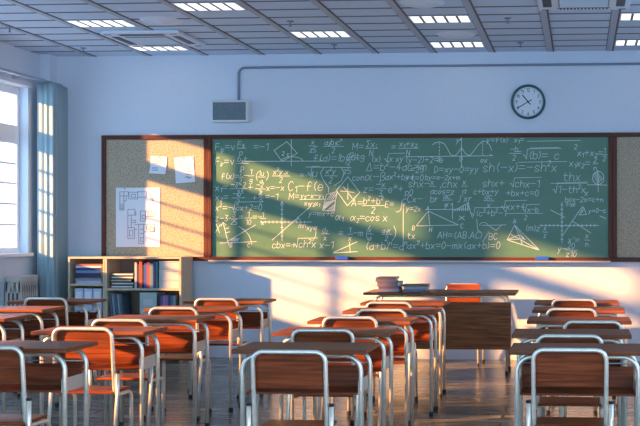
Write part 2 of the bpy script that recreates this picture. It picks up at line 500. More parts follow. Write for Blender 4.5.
# (added below once positions are listed)
for x, y, lb in ((-.62, 9.28, 'sprinkler over the clock, farther from the front wall'), (-.58, 10.52, 'sprinkler over the clock, close to the front wall'),
                 (-2.53, 9.30, 'sprinkler behind the single louvre light over the chalkboard'), (-2.42, 10.52, 'sprinkler in front of the single louvre light, close to the wall'),
                 (-4.98, 10.55, 'sprinkler close to the front wall, beside the flush air conditioner'), (-5.12, 9.40, 'sprinkler close to the window wall, above the curtain rail')):
    sprinkler(x, y, lb)

# ================================================================== FRONT WALL
def framed(name, label, cat, x0, x1, z0, z1, fill, fillname, bar=.043, left=True, right=True, group=None):
    t = thing(name, label, cat, ((x0 + x1) / 2, D, z0), 0, group)
    w = (x1 - x0) / 2; h = z1 - z0
    bm = B(); box(bm, -w + bar, w - bar, -.022, -.002, bar, h - bar); s = obj(fillname, bm, fill, t)
    for za, zb in ((0, bar), (h - bar, h)):
        bm = B(); box(bm, -w, w, -.045, -.002, za, zb, .005); obj('frame_rail', bm, M['frame_wood'], t)
    for xa, xb in ((-w, -w + bar), (w - bar, w)):
        bm = B(); box(bm, xa, xb, -.044, -.002, bar, h - bar, .005); obj('frame_stile', bm, M['frame_wood_z'], t)
    return t, s
ZB0, ZB1 = 1.013, 2.328
framed('bulletin_board', 'cork bulletin board with three pinned papers, above the bookcases', 'bulletin board', -5.017, -3.878, ZB0, ZB1, M['cork'], 'cork_panel', group='cork boards')
framed('bulletin_board', 'bare cork bulletin board cut by the edge, beyond the chalkboard', 'bulletin board', .333, 1.47, ZB0, ZB1, M['cork'], 'cork_panel', group='cork boards')
BX0, BX1 = -3.877, .332
cb, surf = framed('chalkboard', 'long green chalkboard covered with white mathematical formulas', 'chalkboard', BX0, BX1, ZB0, ZB1, M['board'], 'writing_surface')
bcx = (BX0 + BX1) / 2
def bp_(u, v):   # sheet units (400 x 122) -> chalkboard local
    uu = (u - 213) / 395.0; vv = (v - 138) / 120.5
    x = -3.834 + uu * 4.119
    return (x - bcx, -.0222, 2.285 - vv * 1.229 - ZB0)

P = Pen()                                                # formulas
x = P.text('F_i_p=v', 216, 149.5); P.frac('F_i_t', 'p', 238, 147.5, 5.5); P.text('=-1', 255, 149.5)
P.text('F_i_r=v', 216, 164.5); P.frac('b_xt', 'p', 238, 163, 5.5)
P.text('f(x)=', 222, 179, 6); P.frac('1', '2', 239, 177, 5); P.text('-', 245, 179); P.frac('1', 'g', 250, 176, 5); P.text('(', 256, 180.5, 9); P.frac('1u', 'a', 259, 177, 5); P.text(')', 268, 180.5, 9); P.frac('x^2y.x', '2', 274, 176, 5.5); P.text('=-4', 302, 178, 6)
P.text('x_1=', 216, 191); P.frac('-3-2', '2', 231, 189, 5); P.text('+', 249, 191); P.frac('-2', '2', 257, 189, 5); P.text('x=-x', 268, 191, 6)
P.text('x_2=', 216, 201); P.frac('-b^5', '2', 233, 198.5, 5.5); P.text('+', 254, 201, 6); P.frac('3', '2', 260, 198.5, 5); P.text('=-1', 267, 200, 6)
P.text('x^2=-', 216, 211.5, 6.5); P.root('ax+2=0', 232, 211, 6)
P.text('z-3-', 216, 222, 6); P.frac('3', '25', 231, 219, 5); P.text('=', 240, 221, 6); P.frac('1', '10', 246, 219, 5); P.text('=-', 254, 221, 6); P.frac('1', 'x', 262, 219.5, 5)
P.text('X', 216, 234, 9)
P.text('C_1-f(e', 290, 191, 9.5); P.text('M=', 291, 200, 6.5); P.frac('y_2-x-y_1', 'x_1y_2x_1', 302, 200, 5)
P.text('cbx=+', 274, 249.5, 6.5); P.root('ch^2x', 296, 249, 7); P.text('x-1', 322, 250, 7); P.text('mn', 301, 229, 5); P.text('@', 316, 231, 5)
P.frac('x', 'z5', 311, 145.5, 5); P.frac('a_2b_1c^n', '2', 326, 146, 5.5); P.text('M=', 355, 150, 7); P.frac('$x_i', 'N', 368, 148.5, 6.5); P.text('=', 394, 150, 6); P.frac('x_1+x_2', 'N', 401, 148.5, 6)
P.text('f(a)=|by^2-', 316, 161.5, 7.5); P.frac('d', '2', 349, 159, 5); P.text('dtg', 354, 160, 6.5)
P.text('(x)', 374, 162, 6); P.root('x xy', 387, 162, 6)
P.text('#=b^2-4ac=m', 369, 171, 8)
P.root('u', 310, 177, 8); P.frac('x^2y', '2', 327, 176, 6); P.text('z5', 346, 174, 6)
P.text('con', 355, 181, 6); P.text('@-~', 368, 181, 8.5); P.text('ax^2+by+', 388, 180, 6)
P.text('z=', 366, 193, 7); P.frac('-x', '3', 378, 189.5, 6); P.text('e^i^x+', 391, 193, 7)
P.text('A=', 354, 207, 7); P.frac('b^2+b^2', '2', 365, 206.5, 6.5); P.text('E=', 388, 208, 6); P.text('S', 399, 213, 13); P.text('x', 405, 207, 5)
P.text('y=mx+c', 311, 217, 5.5); P.text('@_1', 338, 221, 7); P.text('@_2=cos x', 353, 222, 7)
P.text(')', 315, 242, 14); P.text('xy', 309, 231, 5); P.frac('d_2', 'x', 324, 235, 5); P.text('=', 341, 237, 6); P.frac('1', 'x', 350, 235.5, 5); P.text('-m', 356, 237, 6)
P.text('(', 366, 242, 15); P.frac('x', 'a', 370, 235, 5); P.frac('a_1x', '2', 384, 235.5, 5); P.text(')', 395, 242, 15)
P.text('(a+b)^n=a^n', 368, 251, 7.5)
P.text('y', 459, 143, 5); P.text('y=f(x)', 489, 143, 5.5); P.text('x_1=', 516, 143, 5.5)
for a in ((529, 581, 142), (532, 560, 148.8), (520, 568, 163)): P.line((a[0], a[2]), (a[1], a[2] - .6))
P.text('2', 575, 150, 5); P.text('0', 462, 162, 5); P.text('ox', 483, 163, 5); P.text('2', 440, 162, 4.5)
P.text('(y-2)+2=e', 408, 163, 6); P.text('w=23', 408, 173, 6.5); P.text('D=xy-0=yy', 437, 173, 6.5)
P.text('+4=0', 408, 181.5, 6); P.text('by=x-2x+m', 428, 180.5, 5); P.text('sh(-x)=-sh^2x', 485, 172.5, 9)
P.text('shx-', 411, 188, 7.5); P.frac('x', 'a', 432, 187, 6); P.text(',chx', 442, 188, 7.5); P.frac('x', 'a', 464, 187, 6); P.text('shx+', 485, 187.5, 7.5); P.root('chx-1', 512, 188, 7)
P.text('p0', 408, 196, 6); P.text('cos=z', 437, 195, 5.5); P.text('c+bx+y', 476, 195, 5.5); P.text('+bx+c=0', 508, 197, 6)
P.text('Cx-', 410, 203, 7); P.text('br', 433, 203, 6.5); P.frac('ac', 'x', 445, 201, 5.5); P.text('Sxr', 460, 203, 7); P.frac('ac', 'x', 486, 201.5, 6)
P.text('y=2x', 409, 212, 5); P.root('(c^2+b^2-1', 473, 217, 6); P.root('xx+4', 503, 210.5, 6.5); P.root('x-b', 524, 213, 5); P.line((508, 214.5), (544, 214.3)); P.text('2', 526, 221, 4.5)
P.text('tx', 410, 240, 6); P.text('AH=(AB.AC)', 440, 239.5, 6.5); P.text('/', 485, 243, 10); P.text('BC', 491, 241, 6.5)
P.text('ax^2+bx=0-mx(ax+b)=0', 410, 250, 6.8)
P.frac('-b', '2', 511, 154, 5.5); P.text('=', 519, 156, 5.5); P.root('(b)=<c', 525, 160, 8)
P.text('x_1+x_2=', 578, 157, 6.5); P.frac('1', '2', 602, 156, 5); P.text('x_1x_2=', 570, 167.5, 7); P.frac('2', 'n', 593, 165, 5)
P.text('thx', 564, 182, 8.5); P.line((552, 184.3), (588, 183)); P.root('1-th^2x', 554, 194, 7)
P.text('box-2x=c+n', 566, 203, 5); P.text('x', 585, 197, 6); P.text('f(a)', 567, 207.5, 4); P.text('y=0-c', 589, 214, 4.5)
P.text('(m)z', 527, 232, 6); P.frac('x', 'z', 544, 233, 4.5); P.text("x'=", 569, 244, 6); P.frac('x', 'n', 585, 241, 5); P.frac('20', 'z10', 566, 251, 5.5); P.text('y-', 559, 253, 6)
bm = B(); P.mesh(bm, bp_, .0048); o = obj('chalk_formulas', bm, M['chalk'], surf)

def diagram(fn):
    p = Pen(); fn(p); bm = B(); p.mesh(bm, bp_, .0058); obj('chalk_diagram', bm, M['chalk'], surf)
def d1(p):
    p.line((289, 141), (299.5, 153), (284, 161), (276, 150), (289, 141)); p.line((293.5, 139), (293.5, 166)); p.line((245, 161), (325, 161), (322, 159.5))
    p.arc(294, 161, 11, 4.5, 0, 180); p.text('2', 284, 155, 4); p.text('c', 289, 156, 4)
def d2(p):
    p.line((230, 247), (224, 223), (222, 227)); p.line((224, 223), (227, 226)); p.line((221, 244.5), (258, 243)); p.line((228, 243), (257, 226)); p.arc(228, 246, 25, 21, 0, 62)
    for i in range(5): p.line((232 + i * 1.6, 242.5), (234 + i * 1.6, 239.5))
    p.text('B', 231, 249, 4); p.text('C', 249, 249, 4); p.line((226, 230), (230, 229)); p.line((226.5, 234), (231, 233))
def d3(p):
    p.line((284, 242), (284, 202), (282.5, 205)); p.line((284, 202), (285.5, 205)); p.line((262, 223), (314, 223)); p.line((274, 241.5), (313, 207))
    for i in range(12): p.line((263 + i * 4, 221.8), (263 + i * 4, 224.2))
    for i in range(8): p.line((282.8, 206 + i * 4.5), (285.2, 206 + i * 4.5))
    p.line((297, 222), (300, 218), (303, 222)); p.line((298, 222), (301, 219))
def d4(p):
    p.line((326, 168), (323, 173), (325, 179), (331, 188), (331, 193)); p.line((344, 168), (347, 173), (344, 181), (337, 186)); p.line((308, 167), (352, 167.5))
    p.line((350.5, 177), (362.5, 193), (350, 206.5), (339, 191), (350.5, 177)); p.line((350.5, 184), (350.5, 200)); p.line((343, 191.5), (357, 193)); p.line((346, 187), (355, 199))
def d5(p):
    q = [(327, 203), (329, 195), (340, 192), (338, 201), (337, 212), (325, 211.5)]
    p.line(*q, q[0]); p.line((327, 203), (338, 201))
    for i in range(7): p.line((326.2, 206 + i * .9), (330.5 + i * 1.1, 202)) if i < 6 else None
    for i in range(4): p.line((329 + i * 2, 211.5), (337.4, 205 + i * 1.6))
    for i in range(4): p.line((329 + i * 2, 201), (334 + i * 1.7, 194))
def d6(p):
    p.line((336, 254), (360, 243)); p.line((336, 254.5), (360, 253)); p.line((352, 243), (353, 254))
def d6b(p):
    p.line((406, 205), (406, 252))
def d7(p):
    p.line((464, 168), (464, 138), (462.5, 141)); p.line((408, 157), (495, 156.3), (492, 154.8))
    pts = [(435, 145), (438, 143), (442, 142), (447, 144), (450, 149), (453, 155), (457, 156.5), (460, 154), (464, 148), (468, 154), (472, 156.3), (475, 153), (480, 146), (485, 141.5), (489, 142), (492, 146), (494, 151)]
    p.line(*pts)
    for xx in (442, 485):
        for i in range(4): p.line((xx, 143 + i * 3.4), (xx, 145 + i * 3.4))
def d8(p):
    p.line((431, 212), (419, 227), (461, 226), (431, 212)); p.line((431, 212), (432.5, 227)); p.line((428, 210.5), (473, 210)); p.text('A', 429, 211, 4); p.text('H', 432, 233, 4.5); p.text('B', 415, 231, 4.5); p.text('C', 463, 229, 4.5)
    p.line((455, 220), (455, 204), (453.5, 206)); p.text('y', 447, 208, 5); p.line((456, 212), (471, 203.5), (472, 211))
    for i in range(6): p.line((460 + i * 2, 209.5 - i), (460 + i * 2, 212))
    p.line((461, 221), (467, 217)); p.line((462, 217), (467, 221)); p.line((470, 205), (475, 219))
    p.line((479, 220), (480, 231), (484, 234)); p.arc(486, 226.5, 4, 3, 0, 180); p.line((484, 226.5), (508, 226)); p.line((491, 226.5), (498, 231.5), (504, 226))
def d9(p):
    p.line((516.5, 226), (509, 241), (541, 251.5), (516.5, 226)); p.line((509, 241), (526, 240), (516.5, 226)); p.line((516.5, 226), (524, 245)); p.line((512, 235), (541, 251.5)); p.line((509, 241), (521, 236), (527, 241)); p.text('A', 515, 224.5, 4)
def d10(p):
    p.line((563, 244), (563, 203)); p.line((541, 226.5), (599, 226.5))
    for i in range(14): p.line((543 + i * 4, 225.4), (543 + i * 4, 227.6))
    for i in range(9): p.line((561.8, 206 + i * 4.3), (564.2, 206 + i * 4.3))
    p.line((552, 211), (566, 218.5)); p.line((564, 236), (583, 207.5)); p.line((573, 222), (591, 234)); p.line((580, 216), (584, 208), (587, 215.5), (580, 216)); p.line((582, 214), (585, 210)); p.line((600, 217), (606, 219.5))
def d11(p):
    p.arc(598.5, 179, 5.5, 6.5, 0, 360, 20); p.line((598, 171), (598.5, 193)); p.line((588, 185.8), (607, 186.2))
    for i in range(6): p.line((593.5 + i * .8, 176.5 + i * 1.6), (597.5 + i * 1.1, 173 + i * 1.3))
for f in (d1, d2, d3, d4, d5, d6, d6b, d7, d8, d9, d10, d11): diagram(f)
# chalk ledge
bm = B()
box(bm, -2.08, 2.08, -.085, -.046, -.002, .004, .001); box(bm, -2.08, 2.08, -.088, -.082, -.006, .010, .001); box(bm, -2.08, 2.08, -.046, -.002, -.022, -.001, .002)
obj('chalk_ledge', bm, M['chrome'], cb)

def eraser(x, label):
    t = thing('board_eraser', label, 'eraser', (x, D - .066, ZB0 + .0065), 0, 'board erasers')
    bm = B(); box(bm, -.067, .067, -.0135, .0135, .010, .046, .004); obj('grip', bm, M['eraser_blue'], t)
    bm = B(); box(bm, -.067, .067, -.0135, .0135, 0, .010); obj('felt_pad', bm, M['felt'], t)
eraser(-2.45, 'blue board eraser below the small chalk triangle near mid ledge')
eraser(-.384, 'blue board eraser on the ledge below the chalk axes, under the clock side')

# papers pinned to the cork
def sheet(name, label, cx, cz, w, h, rot, curl=.0, cat='paper'):
    t = thing(name, label, cat, (cx, D - .0255, cz), 0, 'papers pinned on the cork')
    t.rotation_euler = (0, rot, 0)
    bm = B(); n = 8; rows = []
    for i in range(n + 1):
        f = i / n; off = -curl * (max(0, f - .3) / .7) ** 2
        rows.append([bm.verts.new((s * w / 2, off, h / 2 - h * f)) for s in (-1, 1)])
    for a, c in zip(rows, rows[1:]): bm.faces.new((a[0], a[1], c[1], c[0]))
    r = bmesh.ops.extrude_face_region(bm, geom=bm.faces[:])
    bmesh.ops.translate(bm, vec=(0, -.0012, 0), verts=[v for v in r['geom'] if isinstance(v, bmesh.types.BMVert)])
    obj('sheet', bm, M['paper'], t)
    bm = B(); ycyl(bm, 0, h / 2 - .012, -.010, -.0015, .006, 12); obj('push_pin', bm, M['ink'], t)
    return t
def ink(t, fn, w=.0022, dy=-.0026, curl=0, h=.2):
    p = Pen(); fn(p); bm = B(); p.mesh(bm, lambda u, v: (u, dy - curl * (max(0, (-v + h / 2) / h - .3) / .7) ** 2, v), w); obj('print', bm, M['ink'], t)
t = sheet('pinned_note', 'small curled white note pinned beside a larger tilted sheet', -4.408, 2.015, .175, .185, .07, .02)
def n1(p):
    for i, w in enumerate((.05, .06, .05)): p.line((-.06, .055 - i * .018), (-.06 + w * 2, .055 - i * .018))
    for i in range(3): p.line((-.06, -.03 - i * .014), (.0, -.03 - i * .014))
ink(t, n1, .004, -.0022, .02, .185)
t = sheet('pinned_sheet', 'tilted white sheet with printed notes pinned near the chalkboard', -4.128, 1.965, .205, .27, -.07)
def n2(p):
    for i, x in enumerate((-.07, -.05, -.035, -.015)): p.line((x, .095), (x + .012, .095))
    for i in range(3): p.line((-.07, .075 - i * .02), (-.01, .075 - i * .02))
    for i in range(5): p.line((.01 + .01 * (i % 3), .04 - i * .03), (.07, .036 - i * .03))
    p.line((.0, -.085), (.03, -.07), (.04, -.095), (.06, -.08))
ink(t, n2, .004)
t = sheet('floor_plan', 'large white sheet with a building floor plan pinned on cork', -4.628, 1.468, .476, .622, 0)
def n3(p):
    def q(a, b_, c, d): p.line((a, b_), (c, b_), (c, d), (a, d), (a, b_))
    k = lambda u, v: ((u - 190) / 265 * .476, (228 - v) / 355 * .622)
    def Q(a, b_, c, d): q(*k(a, b_), *k(c, d))
    for r in ((82, 75, 106, 185), (82, 75, 132, 100), (136, 78, 188, 118), (188, 75, 240, 108), (106, 100, 120, 130), (82, 150, 106, 185), (88, 160, 100, 178), (205, 190, 235, 250), (235, 190, 285, 222), (250, 190, 268, 222), (215, 215, 235, 235),
              (195, 270, 225, 385), (225, 270, 290, 315), (205, 350, 225, 372), (240, 280, 262, 300), (262, 290, 285, 312), (130, 180, 172, 215), (130, 215, 150, 290), (150, 245, 175, 260), (130, 290, 170, 355), (140, 305, 160, 340), (172, 195, 178, 215), (150, 90, 176, 108)):
        Q(*r)
    for a in ((255, 80, 285, 130), (258, 110, 280, 128), (170, 270, 190, 270), (170, 300, 185, 300), (205, 300, 225, 300), (205, 325, 225, 325)): p.line(k(a[0], a[1]), k(a[2], a[3]))
ink(t, n3, .0042)
for ch in t.children:
    if ch.name.startswith('push_pin'): ch.location = (-.14, 0, .0)

# loudspeaker and its conduit
t = thing('wall_speaker', 'white wall speaker box with dark grille above the chalkboard', 'speaker', (-3.622, D, 2.452), 0)
bm = B(); box(bm, -.195, .195, -.115, -.001, 0, .228, .012, 3); obj('cabinet', bm, M['speaker_white'], t)
bm = B(); box(bm, -.174, .174, -.121, -.114, .022, .206, .003); obj('grille', bm, M['grille'], t)
bm = B(); tube(bm, fillet([(-3.555, D - .016, 2.686), (-3.555, D - .016, 3.028), (XR - .002, D - .016, 3.028)], .06, 8), .0125, 10)
cd = tag(obj('conduit', bm, M['conduit']), 'thin grey cable conduit rising from speaker and crossing wall below ceiling', 'conduit')
# clock
t = thing('wall_clock', 'round wall clock with dark teal rim above the chalkboard', 'clock', (-.53, D, 2.649), 0)
R = .178
bm = B(); n = 48
prof = [(R, -.001), (R, -.030), (R - .008, -.042), (R - .020, -.042), (R - .026, -.030), (R - .026, -.018), (R - .026, -.001)]
rings = [[bm.verts.new((r_ * math.cos(2 * PI * i / n), y, r_ * math.sin(2 * PI * i / n))) for i in range(n)] for r_, y in prof]
for a, c in zip(rings, rings[1:] + rings[:1]):
    for i in range(n): bm.faces.new((a[i], a[(i + 1) % n], c[(i + 1) % n], c[i])).smooth = True
obj('rim', bm, M['clock_rim'], t)
bm = B(); ycyl(bm, 0, 0, -.016, -.002, R - .026, 48); dial = obj('dial', bm, M['clock_dial'], t)
p = Pen()
for i in range(1, 13):
    a = PI / 2 - i * PI / 6; s = str(i); h = .029; w = p.width(s, h) - .006
    p.text(s, .120 * math.cos(a) - w / 2, -.120 * math.sin(a) + h / 2, h, 0, 0)
for i in range(60):
    a = 2 * PI * i / 60; r0 = .140 if i % 5 else .137
    p.line((r0 * math.cos(a), r0 * math.sin(a)), (.145 * math.cos(a), .145 * math.sin(a)))
bm = B(); p.mesh(bm, lambda u, v: (u, -.0162, -v), .0042); obj('numerals', bm, M['black'], dial)
def hand(name, ang, ln, tail, w, y):
    bm = B(); box(bm, -w / 2, w / 2, y - .002, y, -tail, ln, .0008, 1); bm.transform(Matrix.Rotation(math.radians(ang), 4, 'Y')); obj(name, bm, M['black'], t)
hand('hour_hand', 320, .095, .036, .011, -.019); hand('minute_hand', 240, .128, .042, .009, -.023)
bm = B(); ycyl(bm, 0, 0, -.028, -.016, .008, 16); obj('hub', bm, M['black'], t)

# ================================================================== WINDOW SIDE: curtain, rail, radiator
path = []
base = fillet([(XL + .075, D - .345, 0), (XL + .29, D - .415, 0), (XL + .235, D - .03, 0)], .06, 6)
def resample(pts, n):
    ds = [0]
    for a, c in zip(pts, pts[1:]): ds.append(ds[-1] + (c - a).length)
    out = []
    for i in range(n + 1):
        s = ds[-1] * i / n; j = 0
        while j < len(ds) - 2 and ds[j + 1] < s: j += 1
        f = (s - ds[j]) / max(1e-6, ds[j + 1] - ds[j]); p = pts[j].lerp(pts[j + 1], f)
        out.append((p, (pts[j + 1] - pts[j]).normalized(), s))
    return out
sm = resample(base, 110)
bm = B(); rows = []
for z, amp in ((2.835, .006), (2.70, .009), (2.2, .010), (1.4, .011), (.7, .012), (.06, .013)):
    row = []
    for p, tg, s in sm:
        nn = Vector((-tg.y, tg.x, 0))
        o_ = amp * (math.sin(s * 2 * PI / .074) + .15 * math.sin(s * 2 * PI / .031 + z))
        q = p + nn * o_; q.x = max(q.x, XL + .008); q.y = min(q.y, D - .006); row.append(bm.verts.new((q.x, q.y, z)))
    rows.append(row)
for a, c in zip(rows, rows[1:]):
    for i in range(len(a) - 1): bm.faces.new((a[i], a[i + 1], c[i + 1], c[i])).smooth = True
cu = tag(obj('curtain', bm, M['curtain']), 'teal curtain gathered in the corner beside the window', 'curtain')
md = cu.modifiers.new('thickness', 'SOLIDIFY'); md.thickness = .002
t = thing('curtain_rail', 'metal curtain rail running above the windows', 'curtain rail', (XL + .16, D, 2.86))
bm = B(); box(bm, -.016, .016, YB - D + .02, -.004, -.014, .014, .003); obj('rail', bm, M['rail'], t)
for y in (-.68, -.95, -3.0, -5.0, -7.0, -9.0):
    bm = B(); box(bm, -.158, -.016, y - .010, y + .010, -.012, .004, .002); box(bm, -.159, -.152, y - .014, y + .014, -.04, .02); obj('bracket', bm, M['rail'], t)

t = thing('radiator', 'beige column radiator under the window behind desks', 'radiator', (XL + .012, 10.22, 0))
bm = B()
W_, LEN, ZR = .168, .335, .885
for i in range(8):
    y = i * LEN / 8
    for (xa, xb) in ((0, .034), (.048, .076), (.090, .118), (.132, W_)):
        box(bm, xa, xb, y, y + LEN / 8 - .008, .10, ZR - .05, .008, 2)
    box(bm, 0, W_, y, y + LEN / 8 - .006, ZR - .17, ZR, .012, 2)
    box(bm, 0, W_, y, y + LEN / 8 - .006, .06, .13, .012, 2)
obj('section', bm, M['radiator'], t)
bm = B(); box(bm, .004, W_ - .004, .004, LEN - .02, .12, ZR - .10); obj('slot_shade', bm, M['radiator_dark'], t)  # near-black block added behind the columns; its colour stands for shade in the slots
bm = B(); ycyl(bm, W_ / 2 - .01, ZR - .085, -.012, .004, .030, 24); obj('end_plug', bm, M['radiator'], t)
for yy in (.04, LEN - .06):
    bm = B(); box(bm, .03, W_ - .03, yy - .015, yy + .015, 0, .07); obj('foot', bm, M['radiator'], t)

# ================================================================== BOOKCASES
YF = D - .38
def bookcase(x0, x1, shelves, label):
    t = thing('bookcase', label, 'bookcase', ((x0 + x1) / 2, (YF + D - .05) / 2, 0), 0, 'pale wood bookcases')
    w = (x1 - x0) / 2; d = (D - .05 - YF) / 2; th = .02; Z = 1.062
    for s in (-1, 1):
        bm = B(); a = s * w; box(bm, min(a, a - s * th), max(a, a - s * th), -d, d - .004, 0, Z - th, .002, 1); obj('side_panel', bm, M['shelf_wood'], t)
    bm = B(); box(bm, -w, w, -d, d - .004, Z - th, Z, .002, 1); obj('top_panel', bm, M['shelf_wood'], t)
    for z in shelves:
        bm = B(); box(bm, -w + th, w - th, -d + .006, d - .016, z - .022, z, .002, 1); obj('shelf', bm, M['shelf_wood'], t)
    bm = B(); box(bm, -w + th, w - th, d - .016, d - .004, .04, Z - th); obj('back_panel', bm, M['shelf_back'], t)
    return t
bookcase(-5.212, -4.826, (.787, .425, .06), 'narrow bookcase with white binders beside the curtain')
bookcase(-4.824, -4.03, (.742, .37, .06), 'wide bookcase with upright books under the cork board')

PAGES = mat('book_pages', (.78, .76, .72), .85, spec=.1)
def book(label, loc, size, col, lie=True, rot=0.0, tilt=0.0, group=None, name='book', pages=PAGES, c=.0028, spine=False):
    """size = (width along x, depth along y, thickness) lying; upright books stand with thickness along x"""
    t = thing(name, label, 'book', loc, rot, group)
    t.rotation_euler = (0, tilt, rot)
    w, d, h = size
    bm = B()
    if spine:
        box(bm, -w / 2, w / 2, 0, d, 0, c); box(bm, -w / 2, w / 2, 0, d, h - c, h); box(bm, -w / 2, w / 2, 0, c, c, h - c)
        pb = B(); box(pb, -w / 2 + .004, w / 2 - .004, c, d - .004, c, h - c)
    elif lie:
        box(bm, -w / 2, w / 2, 0, d, 0, c); box(bm, -w / 2, w / 2, 0, d, h - c, h); box(bm, w / 2 - c, w / 2, 0, d, c, h - c)
        pb = B(); box(pb, -w / 2 + .004, w / 2 - c, .004, d - .004, c, h - c)
    else:
        box(bm, 0, c, 0, d, 0, w); box(bm, h - c, h, 0, d, 0, w); box(bm, c, h - c, 0, c, 0, w)
        pb = B(); box(pb, c, h - c, c, d - .004, .003, w - .004)
    obj('cover', bm, col, t); obj('pages', pb, pages, t)
    return t
# narrow bookcase, upper shelf: flat pile
pile = [('light_grey', (.42, .46, .54), 'pale grey'), ('slate', (.20, .25, .34), 'slate grey'), ('brown', (.10, .06, .055), 'dark brown'), ('navy', (.015, .03, .12), 'navy'), ('blue_grey', (.20, .26, .40), 'blue grey'), ('blue', (.02, .05, .22), 'deep blue'), ('white', (.60, .62, .66), 'white'), ('red', (.52, .09, .04), 'red')]
ordn = ['lowest in', 'second from bottom of', 'third from bottom of', 'fourth from bottom of', 'fifth from bottom of', 'third from top of', 'second from top of', 'topmost on']
z = .7875
for i, (nm, c, ad) in enumerate(pile):
    h = (.030, .026, .024, .028, .026, .028, .020, .018)[i]
    book('%s book lying %s the pile in the narrow bookcase' % (ad, ordn[i]), (-5.015 + (.006, -.004, .01, 0, .004, -.008, .003, 0)[i], YF + .03 + .006 * (i % 3), z), (.27, .21, h - .0005), colour(nm, c), True, (.0, .02, -.02, .01)[i % 4] if i else 0, group='flat books in the narrow bookcase', spine=True)
    z += h
# binders
for i in range(3):
    t = thing('binder', ('white ring binder at the curtain end of the narrow bookcase', 'white ring binder in the middle of three in narrow bookcase', 'white ring binder with black finger hole beside the wide bookcase')[i], 'binder', (-5.158 + i * .0975, YF + .03, .4255), 0, 'white binders')
    bm = B(); box(bm, 0, .088, 0, .25, 0, .312, .003, 1); obj('case', bm, colour('binder', (.60, .66, .78)), t)
    bm = B(); box(bm, .014, .074, -.002, 0, .16, .28); obj('label_card', bm, M['paper'], t)
    bm = B(); box(bm, .028, .06, -.003, .0, .05, .078); obj('finger_hole', bm, M['black'], t)
# wide bookcase, upper shelf
z = .7425
for i in range(5):
    h = .0315
    book(('black-covered book lowest of the flat pile in wide bookcase', 'black-covered book second from bottom, flat pile in wide bookcase', 'black-covered book with orange-edged pages midway in flat pile, wide bookcase', 'black-covered book second from top, flat pile in wide bookcase', 'black-covered book topmost of the flat pile in wide bookcase')[i],
         (-4.655 + (0, .004, -.012, 0, .003)[i], YF + .025 + .005 * (i % 2), z), (.235 if i != 2 else .225, .23, h - .0005), colour('charcoal', (.018, .024, .028)), True, 0, group='flat books in the wide bookcase', c=.008, pages=PAGES if i != 2 else colour('orange_pages', (.65, .45, .28)))
    z += h
xs = -4.528
for nm, c, h, ht, lb in (('pink_white', (.50, .45, .50), .022, .262, 'pinkish white upright book next to the flat pile'), ('ink_dark', (.03, .035, .05), .026, .24, 'dark upright book beside the pinkish white one'), ('red_b', (.50, .06, .035), .030, .275, 'red upright book, taller of two reds'),
                         ('ink_black', (.012, .014, .018), .022, .235, 'black upright book between the red and the blue'), ('blue_b', (.03, .075, .36), .028, .255, 'bright blue upright book between two reds'), ('red_c', (.44, .07, .05), .030, .268, 'second red upright book, beside the bright blue one'),
                         ('teal_grey', (.20, .30, .32), .036, .25, 'teal grey upright book beside the second red'), ('navy_b', (.02, .04, .14), .032, .27, 'navy upright book near the stacked boxes'), ('teal', (.05, .19, .22), .016, .27, 'thin teal upright book touching the stacked boxes')):
    book(lb, (xs, YF + .03, .7425), (ht, .2, h - .001), colour(nm, c), False, group='upright books on the upper shelf'); xs += h
z = .7425
for i in range(3):
    t = thing('storage_box', ('pale storage box lowest of the stack in wide bookcase', 'pale storage box in the middle of the stack, wide bookcase', 'pale storage box topmost of the stack in wide bookcase')[i], 'box', (-4.168, YF + .03, z), 0, 'stacked boxes')
    bm = B(); box(bm, -.105, .105, 0, .28, 0, .078, .003, 1); obj('tray', bm, colour('box_grey', (.50, .53, .52)), t)
    bm = B(); box(bm, -.107, .107, -.004, .283, .0785, .0915, .003, 1); obj('lid', bm, colour('box_lid', (.56, .58, .56)), t); z += .0925
# wide bookcase, lower shelf
for i in range(5):
    book(('slate folder leaning first from the bookcase side', 'grey blue folder leaning second from the bookcase side', 'slate folder leaning in the middle of five', 'grey blue folder leaning fourth from the bookcase side', 'grey blue folder leaning outermost, beside the gap')[i], (-4.766 + i * .028, YF + .03, .3725), (.31, .2, .018), colour('folder%d' % (i % 2), ((.10, .15, .20), (.26, .34, .42))[i % 2]), False, 0, -.10, 'leaning folders', 'folder')
t = thing('file_box', 'pale green file box standing on the lower shelf', 'file box', (-4.387, YF + .03, .3705))
bm = B(); box(bm, -.088, .088, 0, .25, 0, .33, .003, 1); obj('case', bm, colour('pale_green', (.42, .52, .49)), t)
bm = B(); box(bm, -.05, .05, -.002, 0, .20, .26); obj('label_card', bm, colour('pale_card', (.55, .62, .60)), t)
xs = -4.282
for nm, c, h, lb in (('d1', (.03, .03, .05), .024, 'black slim book next to the pale green file box'), ('pu1', (.16, .10, .24), .028, 'violet slim book, second from the file box'), ('pk', (.42, .20, .34), .022, 'pink slim book on the lower shelf'), ('pu2', (.22, .17, .30), .030, 'dusty purple slim book beside the pink one'),
                     ('nv', (.03, .04, .16), .026, 'navy slim book on the lower shelf'), ('tl', (.06, .16, .20), .026, 'dark teal slim book beside the navy one, lower shelf'), ('gr', (.22, .30, .30), .026, 'grey green slim book at the end of lower shelf')):
    book(lb, (xs, YF + .03, .3705), (.30, .2, h - .001), colour(nm, c), False, group='slim books on the lower shelf'); xs += h

